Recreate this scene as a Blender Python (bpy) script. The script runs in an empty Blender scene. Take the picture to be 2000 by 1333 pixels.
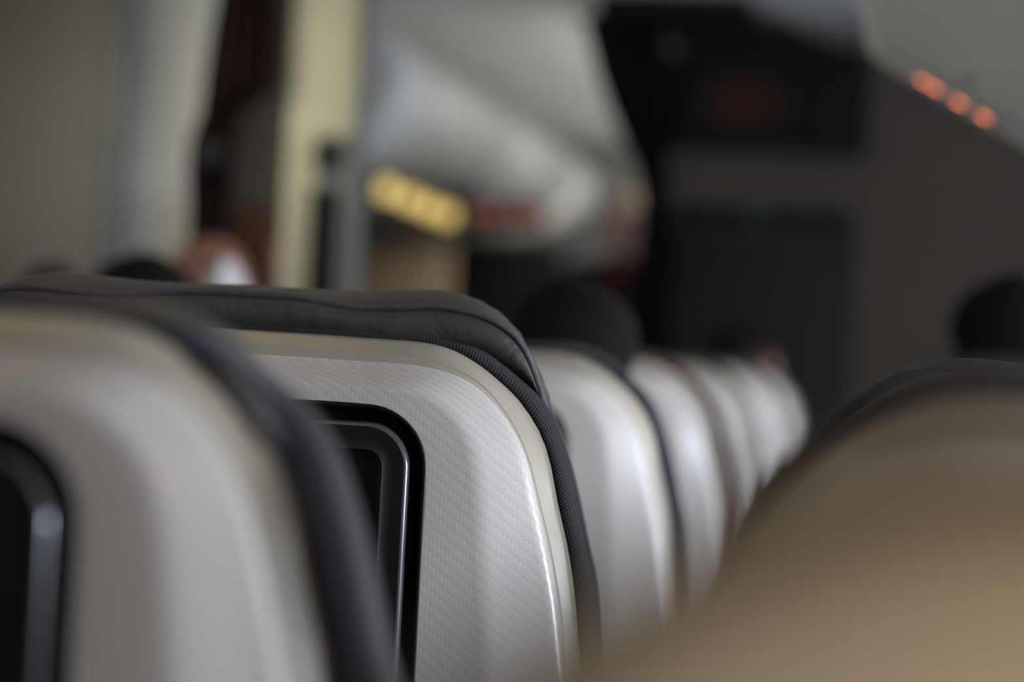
import bpy, bmesh, math, random
from mathutils import Vector, Matrix
random.seed(7)
C = bpy.context.scene.collection
SC = bpy.context.scene

# ------------------------------------------------------------------ camera
FPX = 4200.0                      # focal length in pixels of the 2000 px frame
CAM = Vector((0.0, 0.0, 1.15))
VPX, VPY = 1800.0, 745.0          # where the aisle direction (+Y) meets the frame
ROLL = 0.052
fw = Vector((VPX-1000, 666.5-VPY, -FPX)).normalized()
upg = Vector((ROLL, 1.0, 0.0))
up = (upg - fw*upg.dot(fw)).normalized()
rt = fw.cross(up)
R = Matrix((rt, fw, up))          # camera coordinates -> world coordinates
cd = bpy.data.cameras.new('camera'); cam = bpy.data.objects.new('camera', cd); C.objects.link(cam)
cam.matrix_world = Matrix.Translation(CAM) @ R.to_4x4()
cd.sensor_width = 36.0; cd.lens = FPX*36/2000; cd.clip_start = 0.02; cd.clip_end = 100
def px(x, y, Y):
    d = R @ Vector((x-1000, 666.5-y, -FPX))
    return CAM + d*(Y/d.y)
fp = px(985, 800, 1.97)
cd.dof.use_dof = True
cd.dof.focus_distance = (R.transposed() @ (fp-CAM)).z*-1
cd.dof.aperture_fstop = 1.68
SC.camera = cam

# ------------------------------------------------------------------ light
SC.view_settings.view_transform = 'Standard'; SC.view_settings.look = 'None'
SC.view_settings.gamma = 1; SC.view_settings.use_curve_mapping = False
SC.view_settings.exposure = 0.0
w = bpy.data.worlds.new('world'); SC.world = w; w.use_nodes = True
w.node_tree.nodes['Background'].inputs[0].default_value = (0.8, 0.9, 1.0, 1)
w.node_tree.nodes['Background'].inputs[1].default_value = 0.02
def area(name, loc, target, sx, sy, power, col, spread=180, axis=(0, 1, 0)):
    """rectangular lamp; sx runs along the given world axis"""
    l = bpy.data.lights.new(name, 'AREA'); l.shape = 'RECTANGLE'; l.size = sx; l.size_y = sy
    l.energy = power; l.color = col; l.spread = math.radians(spread)
    o = bpy.data.objects.new(name, l); C.objects.link(o)
    z = (Vector(loc)-Vector(target)).normalized(); x = Vector(axis); x = (x-z*x.dot(z)).normalized()
    o.matrix_world = Matrix.Translation(loc) @ Matrix((x, z.cross(x), z)).transposed().to_4x4()
    return o
DAY = (0.80, 0.872, 1.0)
WARM = (1.0, 0.80, 0.42)
# daylight behind the cabin windows in both side walls
WIN_Y = [0.84+0.56*k for k in range(12)]
WIN_Y_LEFT = [0.90+0.56*k for k in range(6)]
WIN_POWER = 24.0
WIN_GAIN = [5.3, 2.5, 0.4, 0.5, 0.9, 1.3, 1.5, 1.4, 0.9, 0.3, 0.3, 0.3]     # lamp strength per window, tuned for the seat lighting; no shades modelled
for y, op in zip(WIN_Y, WIN_GAIN):
    area('window_daylight', (3.02, y, 1.24), (0, y, 1.14), 0.26, 0.40, WIN_POWER*op, DAY)
for k, y in enumerate(WIN_Y_LEFT):
    area('window_daylight', (-3.12, y, 1.24), (0, y, 1.5), 0.26, 0.40, WIN_POWER*(0.07 if k < 3 else 0.26), DAY)
# warm dim ceiling wash above the rows and the reading lamp over the right-hand seats
area('ceiling_wash', (-1.10, 2.2, 2.30), (-1.10, 2.2, 0), 4.5, 0.25, 3.4, WARM)
area('reading_light', (0.34, -0.10, 1.66), (0.26, 0.36, 1.0), 0.05, 0.05, 1.10, (1.0, 0.66, 0.26), 100)
# the next cabin: cove light along the ceiling and two added fill lamps, hidden behind the bulkhead
area('cove_light', (-0.62, 10.0, 2.28), (-1.9, 10.0, 2.10), 4.2, 0.10, 4.6, (1.0, 0.98, 0.93))
area('ceiling_fill', (-0.92, 9.45, 1.80), (-1.35, 9.45, 2.36), 4.4, 0.25, 11.0, (1.0, 0.99, 0.95), 130)  # added unseen in mid-air, facing up to brighten the ceiling
area('end_fill', (-1.15, 10.4, 1.95), (-2.5, 11.2, 1.15), 0.6, 0.2, 3.2, (1.0, 0.93, 0.8), 70)  # added lamp without a fitting, brightens the end cabinets
# the galley on the left, its own work light
area('galley_light', (-2.0, 4.60, 2.02), (-1.9, 5.6, 1.5), 0.8, 0.12, 2.9, (1.0, 0.95, 0.74), 120, (1, 0, 0))

# ------------------------------------------------------------------ materials
def nodes(m):
    m.use_nodes = True; return m.node_tree.nodes, m.node_tree.links, m.node_tree.nodes['Principled BSDF']
def mat(name, col, rough=0.5, metal=0.0, bump=0.0, bscale=200.0, vary=0.0, vscale=6.0, spec=0.5, emit=None, estr=0.0):
    m = bpy.data.materials.new(name); N, L, b = nodes(m)
    b.inputs['Base Color'].default_value = (*col, 1); b.inputs['Roughness'].default_value = rough
    b.inputs['Metallic'].default_value = metal; b.inputs['Specular IOR Level'].default_value = spec
    tc = N.new('ShaderNodeTexCoord')
    if vary > 0:
        n = N.new('ShaderNodeTexNoise'); n.inputs['Scale'].default_value = vscale; n.inputs['Detail'].default_value = 4
        L.new(tc.outputs['Object'], n.inputs['Vector'])
        r = N.new('ShaderNodeMix'); r.data_type = 'RGBA'
        r.inputs[6].default_value = (*[c*(1-vary) for c in col], 1); r.inputs[7].default_value = (*[min(1, c*(1+vary)) for c in col], 1)
        L.new(n.outputs['Fac'], r.inputs[0]); L.new(r.outputs[2], b.inputs['Base Color'])
    if bump > 0:
        n = N.new('ShaderNodeTexNoise'); n.inputs['Scale'].default_value = bscale; n.inputs['Detail'].default_value = 3
        L.new(tc.outputs['Object'], n.inputs['Vector'])
        bp = N.new('ShaderNodeBump'); bp.inputs['Strength'].default_value = bump; bp.inputs['Distance'].default_value = 0.002
        L.new(n.outputs['Fac'], bp.inputs['Height']); L.new(bp.outputs['Normal'], b.inputs['Normal'])
    if emit:
        b.inputs['Emission Color'].default_value = (*emit, 1); b.inputs['Emission Strength'].default_value = estr
    return m
def math_node(N, L, op, a, b=None, c=None):
    n = N.new('ShaderNodeMath'); n.operation = op
    for i, v in enumerate((a, b, c)):
        if v is None: continue
        if isinstance(v, (int, float)): n.inputs[i].default_value = v
        else: L.new(v, n.inputs[i])
    return n.outputs[0]
def twill_mat(name, col):
    """pearl plastic embossed with a carbon-fibre twill"""
    m = bpy.data.materials.new(name); N, L, b = nodes(m)
    tc = N.new('ShaderNodeTexCoord'); s = N.new('ShaderNodeSeparateXYZ'); L.new(tc.outputs['Object'], s.inputs[0])
    M = lambda *a: math_node(N, L, *a)
    u = M('DIVIDE', s.outputs[0], 0.0039); ge = N.new('ShaderNodeNewGeometry'); sn = N.new('ShaderNodeSeparateXYZ'); L.new(ge.outputs['Normal'], sn.inputs[0])
    # on the upward-facing chamfer the cloth runs back over the top, so depth counts as length there
    v = M('DIVIDE', M('ADD', s.outputs[2], M('MULTIPLY', M('MULTIPLY', M('ADD', s.outputs[1], 0.064), sn.outputs[2]), 1.8)), 0.0029)
    fu, fv = M('FLOOR', u), M('FLOOR', v)
    t = M('FLOORED_MODULO', M('ADD', fu, fv), 4.0)
    over = M('LESS_THAN', t, 1.5)
    # each tow is a low pillow: height falls off along the diagonal ramp and rises inside the cell
    ramp = M('DIVIDE', M('FLOORED_MODULO', M('ADD', fu, v), 4.0), 4.0)
    cu = M('SUBTRACT', M('FRACT', u), 0.5)
    pil = M('MULTIPLY', M('MULTIPLY', cu, cu), -0.35)
    h = M('ADD', ramp, pil)
    mx = N.new('ShaderNodeMix'); mx.data_type = 'RGBA'
    mx.inputs[6].default_value = (*[c*0.87 for c in col], 1); mx.inputs[7].default_value = (*[min(1, c*1.05) for c in col], 1)
    L.new(M('POWER', ramp, 0.8), mx.inputs[0]); L.new(mx.outputs[2], b.inputs['Base Color'])
    bp = N.new('ShaderNodeBump'); bp.inputs['Strength'].default_value = 0.32; bp.inputs['Distance'].default_value = 0.0011
    L.new(h, bp.inputs['Height']); L.new(bp.outputs['Normal'], b.inputs['Normal'])
    r = M('ADD', M('MULTIPLY', over, 0.10), 0.36); L.new(r, b.inputs['Roughness'])
    b.inputs['Coat Weight'].default_value = 0.30; b.inputs['Coat Roughness'].default_value = 0.20
    return m
def weave_mat(name, dark, light, su, sv):
    """coarse woven cloth: pale floats on a dark ground, in the band's own UV"""
    m = bpy.data.materials.new(name); N, L, b = nodes(m)
    uv = N.new('ShaderNodeUVMap'); uv.uv_map = 'UVMap'; s = N.new('ShaderNodeSeparateXYZ'); L.new(uv.outputs[0], s.inputs[0])
    M = lambda *a: math_node(N, L, *a)
    u = M('DIVIDE', s.outputs[0], su); v = M('DIVIDE', s.outputs[1], sv)
    rowshift = M('MULTIPLY', M('FLOORED_MODULO', M('FLOOR', v), 2.0), 0.5)
    cu = M('SUBTRACT', M('FRACT', M('ADD', u, rowshift)), 0.5); cv = M('SUBTRACT', M('FRACT', v), 0.5)
    d = M('ADD', M('MULTIPLY', cu, cu), M('MULTIPLY', M('MULTIPLY', cv, cv), 1.0))
    h = M('MAXIMUM', M('SUBTRACT', 1.0, M('MULTIPLY', d, 6.0)), 0.0)
    mx = N.new('ShaderNodeMix'); mx.data_type = 'RGBA'
    mx.inputs[6].default_value = (*dark, 1); mx.inputs[7].default_value = (*light, 1)
    L.new(h, mx.inputs[0]); L.new(mx.outputs[2], b.inputs['Base Color'])
    bp = N.new('ShaderNodeBump'); bp.inputs['Strength'].default_value = 0.6; bp.inputs['Distance'].default_value = 0.0008
    L.new(h, bp.inputs['Height']); L.new(bp.outputs['Normal'], b.inputs['Normal'])
    b.inputs['Roughness'].default_value = 0.75; b.inputs['Specular IOR Level'].default_value = 0.25
    return m
def leather_mat(name, col):
    m = bpy.data.materials.new(name); N, L, b = nodes(m)
    tc = N.new('ShaderNodeTexCoord')
    v = N.new('ShaderNodeTexVoronoi'); v.inputs['Scale'].default_value = 650; v.feature = 'DISTANCE_TO_EDGE'
    L.new(tc.outputs['Object'], v.inputs['Vector'])
    n = N.new('ShaderNodeTexNoise'); n.inputs['Scale'].default_value = 22; n.inputs['Detail'].default_value = 6
    n.inputs['Distortion'].default_value = 1.2; L.new(tc.outputs['Object'], n.inputs['Vector'])
    b1 = N.new('ShaderNodeBump'); b1.inputs['Strength'].default_value = 0.6; b1.inputs['Distance'].default_value = 0.0012
    L.new(v.outputs['Distance'], b1.inputs['Height'])
    b2 = N.new('ShaderNodeBump'); b2.inputs['Strength'].default_value = 0.5; b2.inputs['Distance'].default_value = 0.006
    L.new(n.outputs['Fac'], b2.inputs['Height']); L.new(b1.outputs['Normal'], b2.inputs['Normal'])
    L.new(b2.outputs['Normal'], b.inputs['Normal'])
    mx = N.new('ShaderNodeMix'); mx.data_type = 'RGBA'
    mx.inputs[6].default_value = (*[c*0.8 for c in col], 1); mx.inputs[7].default_value = (*[c*1.2 for c in col], 1)
    L.new(n.outputs['Fac'], mx.inputs[0]); L.new(mx.outputs[2], b.inputs['Base Color'])
    b.inputs['Roughness'].default_value = 0.46; b.inputs['Specular IOR Level'].default_value = 0.55
    return m
SHELL = (0.60, 0.56, 0.525)
M_TWILL = twill_mat('shell_twill', SHELL)
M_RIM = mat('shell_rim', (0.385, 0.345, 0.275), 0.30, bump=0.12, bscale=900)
M_GLOSS = mat('gloss_black', (0.007, 0.007, 0.008), 0.45, spec=0.25)
M_BEZEL = mat('bezel_black', (0.012, 0.012, 0.013), 0.42, spec=0.35)
M_EDGE = mat('bezel_edge', (0.15, 0.15, 0.16), 0.20, metal=0.6)
M_SCREEN = mat('screen_black', (0.006, 0.006, 0.007), 0.25)
M_LEATHER = leather_mat('leather_charcoal', (0.054, 0.046, 0.046))
M_PIPING = leather_mat('leather_piping', (0.066, 0.061, 0.066))
M_TRIM = {'charcoal': weave_mat('cloth_charcoal', (0.007, 0.006, 0.0075), (0.085, 0.082, 0.09), 0.0034, 0.0030),
          'navy': weave_mat('cloth_navy', (0.009, 0.0095, 0.015), (0.04, 0.042, 0.06), 0.0034, 0.0030),
          'burgundy': weave_mat('cloth_burgundy', (0.040, 0.007, 0.007), (0.12, 0.028, 0.024), 0.0034, 0.0030)}
M_SEATMETAL = mat('seat_metal', (0.30, 0.30, 0.31), 0.4, metal=0.8)
M_ARM = mat('armrest_grey', (0.09, 0.09, 0.095), 0.55)

# ------------------------------------------------------------------ helpers
def link(name, bm_or_mesh, materials=(), parent=None, smooth=True):
    if isinstance(bm_or_mesh, bmesh.types.BMesh):
        me = bpy.data.meshes.new(name); bmesh.ops.recalc_face_normals(bm_or_mesh, faces=bm_or_mesh.faces[:]) if not getattr(link, 'keep', False) else None
        bm_or_mesh.to_mesh(me); bm_or_mesh.free()
    else: me = bm_or_mesh
    for m in (materials if isinstance(materials, (list, tuple)) else [materials]): me.materials.append(m)
    if smooth:
        for p in me.polygons: p.use_smooth = True
    o = bpy.data.objects.new(name, me); C.objects.link(o)
    if parent is not None: o.parent = parent
    return o
def thing(name, label, cat, loc=(0, 0, 0), group=None, rotz=0.0):
    o = bpy.data.objects.new(name, None); C.objects.link(o); o.location = loc; o.rotation_euler = (0, 0, rotz)
    o.empty_display_size = 0.1
    return tag(o, label, cat, group)
def tag(o, label, cat, group=None):
    o['label'] = label; o['category'] = cat
    if group: o['group'] = group
    return o
def struct(o): o['kind'] = 'structure'; return o
def box(bm, lo, hi, bevel=0.0, seg=2):
    r = bmesh.ops.create_cube(bm, size=1.0)
    for v in r['verts']:
        v.co = Vector([lo[i]+(v.co[i]+0.5)*(hi[i]-lo[i]) for i in range(3)])
    if bevel > 0:
        es = list({e for v in r['verts'] for e in v.link_edges})
        bmesh.ops.bevel(bm, geom=es, offset=bevel, segments=seg, affect='EDGES', profile=0.5)
    return bm
def newbox(lo, hi, bevel=0.0, seg=2): return box(bmesh.new(), lo, hi, bevel, seg)
def tube(bm, pts, r, n=10, closed_ends=True):
    pts = [Vector(p) for p in pts]; rings = []
    ref = Vector((0, 0, 1))
    for i, p in enumerate(pts):
        t = (pts[min(i+1, len(pts)-1)]-pts[max(i-1, 0)]).normalized()
        a = t.cross(ref)
        if a.length < 1e-3: a = t.cross(Vector((1, 0, 0)))
        a.normalize(); b = t.cross(a)
        rr = r[i] if isinstance(r, (list, tuple)) else r
        rings.append([bm.verts.new(p+(a*math.cos(2*math.pi*k/n)+b*math.sin(2*math.pi*k/n))*rr) for k in range(n)])
    for A, B in zip(rings, rings[1:]):
        for k in range(n): bm.faces.new((A[k], A[(k+1) % n], B[(k+1) % n], B[k]))
    if closed_ends:
        bm.faces.new(rings[0]); bm.faces.new(list(reversed(rings[-1])))
    return bm
def prism(poly, y0, y1, bevel=0.0):
    """polygon in X-Z pushed through Y"""
    bm = bmesh.new()
    a = [bm.verts.new((x, y0, z)) for x, z in poly]; b = [bm.verts.new((x, y1, z)) for x, z in poly]
    n = len(poly)
    bm.faces.new(a); bm.faces.new(list(reversed(b)))
    for i in range(n): bm.faces.new((a[i], b[i], b[(i+1) % n], a[(i+1) % n]))
    if bevel > 0: bmesh.ops.bevel(bm, geom=bm.edges[:], offset=bevel, segments=3, affect='EDGES', profile=0.5)
    return bm
def disc(bm, c, r, axis='Y', h=0.006, n=20):
    m = {'Y': Matrix.Rotation(math.pi/2, 4, 'X'), 'Z': Matrix.Identity(4), 'X': Matrix.Rotation(math.pi/2, 4, 'Y')}[axis] if isinstance(axis, str) else axis
    bmesh.ops.create_cone(bm, cap_ends=True, segments=n, radius1=r, radius2=r, depth=h, matrix=Matrix.Translation(c) @ m)
    return bm
def catmull(P, per=14):
    out = []
    for i in range(len(P)-1):
        p0 = P[max(i-1, 0)]; p1, p2 = P[i], P[i+1]; p3 = P[min(i+2, len(P)-1)]
        def tj(t, a, b): return t+max(math.dist(a, b), 1e-6)**0.5
        if i == 0: p0 = (2*p1[0]-p2[0], 2*p1[1]-p2[1])
        if i == len(P)-2: p3 = (2*p2[0]-p1[0], 2*p2[1]-p1[1])
        t0 = 0.0; t1 = tj(t0, p0, p1); t2 = tj(t1, p1, p2); t3 = tj(t2, p2, p3)
        for k in range(per):
            t = t1+(t2-t1)*k/per
            L = lambda a, b, ta, tb: tuple((tb-t)/(tb-ta)*a[j]+(t-ta)/(tb-ta)*b[j] for j in (0, 1))
            A1, A2, A3 = L(p0, p1, t0, t1), L(p1, p2, t1, t2), L(p2, p3, t2, t3)
            B1, B2 = L(A1, A2, t0, t2), L(A2, A3, t1, t3)
            out.append(L(B1, B2, t1, t2))
    out.append(P[-1]); return out
def resample(P, n):
    d = [0.0]
    for a, b in zip(P, P[1:]): d.append(d[-1]+math.dist(a, b))
    out = []; j = 0
    for i in range(n):
        s = d[-1]*i/(n-1)
        while j < len(d)-2 and d[j+1] < s: j += 1
        f = (s-d[j])/max(d[j+1]-d[j], 1e-9)
        out.append((P[j][0]+(P[j+1][0]-P[j][0])*f, P[j][1]+(P[j+1][1]-P[j][1])*f))
    return out
def split45(P):
    for i in range(1, len(P)):
        dx, dz = P[i][0]-P[i-1][0], P[i][1]-P[i-1][1]
        if -dz > dx: return i
    return len(P)//2
NA, NB = 34, 40
def half(P, na=NA, nb=NB):
    D = catmull(P); i = split45(D)
    return resample(D[:i+1], na)[:-1]+resample(D[i:], nb)
def normals(P):
    out = []
    for i in range(len(P)):
        a, b = P[max(i-1, 0)], P[min(i+1, len(P)-1)]
        tx, tz = b[0]-a[0], b[1]-a[1]; l = math.hypot(tx, tz) or 1
        out.append((-tz/l, tx/l))
    out[0] = (0.0, 1.0)
    return out
def offset(P, d):
    return [(max(p[0]+n[0]*d, 0.0), p[1]+n[1]*d) for p, n in zip(P, normals(P))]
def lerp(P, Q, t): return [(a[0]+(b[0]-a[0])*t, a[1]+(b[1]-a[1])*t) for a, b in zip(P, Q)]
def fillet(sec, r=0.4, rmax=0.006):
    """rounds the inner corners of a cross-section given as a list of Vectors"""
    out = [sec[0]]
    for i in range(1, len(sec)-1):
        p = sec[i]; a = sec[i-1]-p; b = sec[i+1]-p
        la, lb = min(a.length*r, rmax), min(b.length*r, rmax)
        A = p+a.normalized()*la if a.length > 1e-9 else p; B = p+b.normalized()*lb if b.length > 1e-9 else p
        for t in (0.0, 0.33, 0.67, 1.0): out.append(A*(1-t)**2+p*2*t*(1-t)+B*t*t)
    out.append(sec[-1]); return out
def loft(rings, mats=None, closed=False, uv=False):
    """rings: list of rings, each a list of (x, y, z); quads between neighbours. mats: material index per ring gap"""
    bm = bmesh.new(); V = [[bm.verts.new(p) for p in r] for r in rings]
    ul = bm.loops.layers.uv.new('UVMap') if uv else None
    n = len(rings[0])
    if uv:
        mid = rings[len(rings)//2]; U = [0.0]
        for a, b in zip(mid, mid[1:]): U.append(U[-1]+(Vector(a)-Vector(b)).length)
        W = [0.0]; ci = int(n*0.7)
        for a, b in zip(rings, rings[1:]): W.append(W[-1]+(Vector(a[ci])-Vector(b[ci])).length)
    for i in range(len(V)-1):
        for k in range(n if closed else n-1):
            k2 = (k+1) % n
            try: f = bm.faces.new((V[i][k], V[i][k2], V[i+1][k2], V[i+1][k]))
            except ValueError: continue
            if mats: f.material_index = mats[i]
            if uv:
                for lp, (a, b) in zip(f.loops, ((k, i), (k2, i), (k2, i+1), (k, i+1))): lp[ul].uv = (U[a], W[b])
    return bm, V
def mirror(P, ys):
    """half profile (x>=0) -> full ring from the left foot over the top to the right foot"""
    if not isinstance(ys, (list, tuple)): ys = [ys]*len(P)
    L = [(-p[0], y, p[1]) for p, y in zip(P, ys)][::-1]
    return L[:-1]+[(p[0], y, p[1]) for p, y in zip(P, ys)]

# ------------------------------------------------------------------ the seat, measured in metres from its floor point
XC, Y0 = -0.68, 2.00
def prof(pts, Y, drop=(), x0=540):
    out = []
    for x, y in pts:
        p = px(x, y, Y); out.append((p.x-XC, p.z))
    c = (0.0, out[0][1]+0.0008)
    return [c]+[q for q in out if q[0] > 0.05]
def down(P, rows):
    """carry a profile on to the seat's lower edge: rows of (extra x, z)"""
    return P+[(P[-1][0]+dx, z) for dx, z in rows]
LOW = [(0.014, 0.80), (0.022, 0.68), (0.022, 0.44)]
pL0 = down(prof([(540, 646), (620, 651), (700, 657), (760, 661), (812, 665), (861, 674), (895, 687), (940, 714), (977, 744), (1011, 777), (1034, 807), (1060, 852), (1075, 897), (1082, 931), (1092, 987), (1108, 1056), (1120, 1127), (1127, 1198)], 2.0), LOW)
pL1 = down(prof([(540, 676), (620, 681), (700, 687), (760, 692), (812, 699), (869, 712), (925, 738), (962, 770), (989, 804), (1012, 842), (1031, 885), (1045, 935), (1057, 985), (1075, 1060), (1088, 1130), (1098, 1200)], 1.972), LOW)
pL2 = down(prof([(540, 706), (620, 711), (700, 717), (760, 719), (812, 723), (869, 734), (914, 753), (955, 786), (985, 820), (1007, 852), (1024, 890), (1037, 935), (1044, 975), (1057, 1040), (1070, 1110), (1084, 1198), (1091, 1270)], 1.960), LOW)
pL3 = down(prof([(540, 743), (620, 748), (700, 754), (750, 757), (794, 762), (842, 777), (880, 804), (906, 834), (921, 864), (929, 894), (937, 961), (942, 1032), (946, 1127), (951, 1222), (953, 1317)], 1.936), [(0.006, 0.78), (0.010, 0.66), (0.010, 0.44)])
pT = down(prof([(540, 637), (620, 642), (700, 647), (760, 653), (812, 659), (869, 665), (910, 674), (940, 683), (977, 708), (1019, 743), (1056, 778), (1079, 815), (1090, 841), (1103, 879), (1116, 924), (1127, 969), (1136, 1009), (1148, 1070), (1160, 1118), (1167, 1160)], 2.03), LOW)
L0, L1, L2, L3, T = (half(p) for p in (pL0, pL1, pL2, pL3, pT))
mon = prof([(540, 781), (700, 790), (832, 930)], 1.934)
MW, MZT, MZB, MR = mon[-1][0], mon[0][1], 0.800, 0.058
def rr(inset, y):
    """a ring of the monitor opening, rounded rectangle, clockwise from the top middle"""
    w, zt, zb = MW-inset, MZT-inset, MZB+inset; r = max(MR-inset, 0.004); P = []
    for cx, cz, a0 in ((w-r, zt-r, 90), (w-r, zb+r, 0), (-w+r, zb+r, -90), (-w+r, zt-r, -180)):
        for k in range(13):
            a = math.radians(a0-90*k/12); P.append((cx+r*math.cos(a), y, cz+r*math.sin(a)))
    return P
def build_seat_meshes():
    Y = lambda y: y-Y0
    S = {}
    # --- back shell: rim, crest, chamfer, flat face
    n = len(L0)
    L4 = half([(0.0, MZT)]+[(MW-MR+MR*math.cos(math.radians(a)), MZT-MR+MR*math.sin(math.radians(a))) for a in (90, 75, 60, 45, 30, 15, 0)]+[(MW, 0.95), (MW, 0.86), (MW, 0.80), (MW, 0.70), (MW, 0.44)])
    base = [(offset(L0, -0.004), 2.030), (L0, 2.004), (offset(L0, -0.002), 1.998), (offset(L1, 0.0014), 1.9738), (L1, 1.9690), (offset(L1, -0.0014), 1.9694), (L2, 1.960), (L3, 1.936), (L4, 1.934)]
    full = [mirror(p, Y(y)) for p, y in base]
    cols = [fillet([Vector(r[k]) for r in full], 0.42, 0.009) for k in range(len(full[0]))]
    rings = [[tuple(c[i]) for c in cols] for i in range(len(cols[0]))]
    # material per gap: everything outside the L2 ridge is plain rim
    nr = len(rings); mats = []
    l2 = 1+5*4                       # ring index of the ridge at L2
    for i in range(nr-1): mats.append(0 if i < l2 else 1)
    bm, V = loft(rings, mats); S['back_shell'] = bm
    # --- tray table closing the shell under the monitor
    S['tray_table'] = newbox((-MW+0.002, Y(1.930), 0.46), (MW-0.002, Y(1.952), MZB-0.008), 0.006, 3)
    b = bmesh.new(); box(b, (-0.03, Y(1.922), MZB-0.035), (0.03, Y(1.9295), MZB-0.018), 0.003); S['tray_latch'] = b
    # --- monitor: gloss black well, raised bezel with a bright rounded edge, screen
    bm, V = loft([rr(i, Y(y)) for i, y in ((-0.001, 1.938), (0.0, 1.9335), (0.0025, 1.9325), (0.004, 1.936), (0.006, 1.950), (0.018, 1.953))], closed=True)
    bm.faces.new(V[-1]); S['monitor'] = bm
    e = []
    for k in range(7):
        a = math.pi/2*k/6; e.append((0.0165+0.0040*(1-math.cos(a)), 1.9355-0.0050*math.sin(a)))
    bm, V = loft([rr(0.0165, Y(1.953))]+[rr(i, Y(y)) for i, y in e], closed=True); S['bezel_edge'] = bm
    bm, V = loft([rr(i, Y(y)) for i, y in ((0.0205, 1.9305), (0.030, 1.9312), (0.0410, 1.9330), (0.0413, 1.9322), (0.0421, 1.9322), (0.0428, 1.938))], closed=True); S['bezel'] = bm
    bm, V = loft([rr(i, Y(y)) for i, y in ((0.0428, 1.936), (0.048, 1.9375))], closed=True)
    bm.faces.new(V[-1]); S['screen'] = bm
    # --- woven cloth binding between shell and cushion
    O = offset(L0, -0.003)
    def bulge(t, out, y):
        P = lerp(O, T, t); N = normals(P); k = len(P)
        wd = [math.dist(a, b) for a, b in zip(O, T)]
        return [(max(p[0]+nn[0]*out*min(1, w_/0.02), 0), p[1]+nn[1]*out*min(1, w_/0.02)) for p, nn, w_ in zip(P, N, wd)], y
    rg = [bulge(0, 0, 2.012), bulge(0.12, 0.0, 2.002), bulge(0.3, 0.002, 1.999), bulge(0.55, 0.003, 2.004), bulge(0.8, 0.002, 2.014), bulge(1.0, 0.0, 2.030), bulge(1.0, -0.002, 2.046), bulge(0.95, -0.004, 2.058)]
    bm, V = loft([mirror(p, Y(y)) for p, y in rg], uv=True); S['cloth_binding'] = bm
    # --- padded back cushion in front of it
    cr = [(-0.014, 2.046), (-0.006, 2.052), (-0.004, 2.068), (-0.007, 2.090), (-0.013, 2.116), (-0.024, 2.136), (-0.045, 2.150), (-0.085, 2.156)]
    bm, V = loft([mirror(offset(T, o), Y(y)) for o, y in cr])
    last = V[-1]; m_ = len(last)
    for k in range(m_//2-0):
        a, b2 = last[k], last[k+1]; c, d = last[m_-2-k], last[m_-1-k]
        if len({a, b2, c, d}) == 4: bm.faces.new((a, b2, c, d))
        elif len({a, b2, c, d}) == 3: bm.faces.new(list(dict.fromkeys((a, b2, c, d))))
    S['back_cushion'] = bm
    # --- headrest: rear leather panel, piping seam, rolled top, front pad
    h0 = prof([(540, 640), (620, 645), (700, 650), (812, 662), (869, 669), (910, 679), (940, 690), (977, 714), (1019, 748), (1050, 778), (1064, 800), (1072, 822), (1082, 850)], 2.040)
    h1 = prof([(540, 580), (590, 585), (640, 592), (690, 598), (760, 601), (812, 600), (850, 600), (900, 608), (955, 627), (1000, 657), (1025, 690), (1042, 730), (1053, 765), (1064, 800), (1082, 840)], 2.052)
    h2 = prof([(540, 559), (620, 563), (700, 566), (770, 565), (835, 564), (870, 566), (905, 574), (950, 592), (985, 617), (1010, 644), (1032, 678), (1050, 715), (1066, 752), (1078, 790), (1087, 835)], 2.105)
    A, B, D = half(h0, 30, 26), half(h1, 30, 26), half(h2, 30, 26)
    dent = lambda P, o: offset(P, o)
    hr = [(offset(A, -0.010), 2.050), (A, 2.042), (lerp(A, B, 0.35), 2.034), (lerp(A, B, 0.75), 2.038), (offset(B, -0.0015), 2.049),
          (offset(B, 0.0008), 2.0555), (lerp(B, D, 0.45), 2.068), (lerp(B, D, 0.85), 2.088), (offset(D, -0.0008), 2.108), (offset(D, -0.0075), 2.132), (offset(D, -0.018), 2.155), (offset(D, -0.034), 2.170), (offset(D, -0.060), 2.176)]
    rings = [mirror(p, Y(y)) for p, y in hr]
    bm, V = loft(rings); last = V[-1]; m_ = len(last)
    for k in range(m_//2):
        q = list(dict.fromkeys((last[k], last[k+1], last[m_-2-k], last[m_-1-k])))
        if len(q) >= 3:
            try: bm.faces.new(q)
            except ValueError: pass
    # soft wrinkles and slack in the hide
    for v in bm.verts:
        x, y, z = v.co
        s = math.sin(x*23+1.3)*0.0016+math.sin(x*57+z*40)*0.0008
        if y < 0.07: v.co.z += s*0.7; v.co.y += math.sin(x*31+z*70)*0.0012
        if x > 0.13 and y > 0.05:
            v.co.z += math.sin(x*310+y*190)*0.0006; v.co.x += math.sin(z*330+y*150)*0.0005
    S['headrest'] = bm
    pp = mirror(offset(B, 0.0010), Y(2.0490)); b = bmesh.new()
    pts = [(x, y, z+(math.sin(x*23+1.3)*0.0016+math.sin(x*57+z*40)*0.0008)*0.7) for x, y, z in pp]
    tube(b, pts, 0.0034, 10); S['piping'] = b
    # --- the rest of the seat
    S['seat_cushion'] = newbox((-0.305, 0.17, 0.335), (0.305, 0.62, 0.47), 0.045, 4)
    S['armrest'] = newbox((-0.025, 0.16, 0.60), (0.025, 0.52, 0.65), 0.018, 3)
    b = bmesh.new(); box(b, (-0.28, 0.16, 0.29), (0.28, 0.58, 0.333), 0.01); box(b, (-0.30, -0.03, 0.40), (0.30, 0.20, 0.44), 0.01); S['seat_frame'] = b
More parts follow.
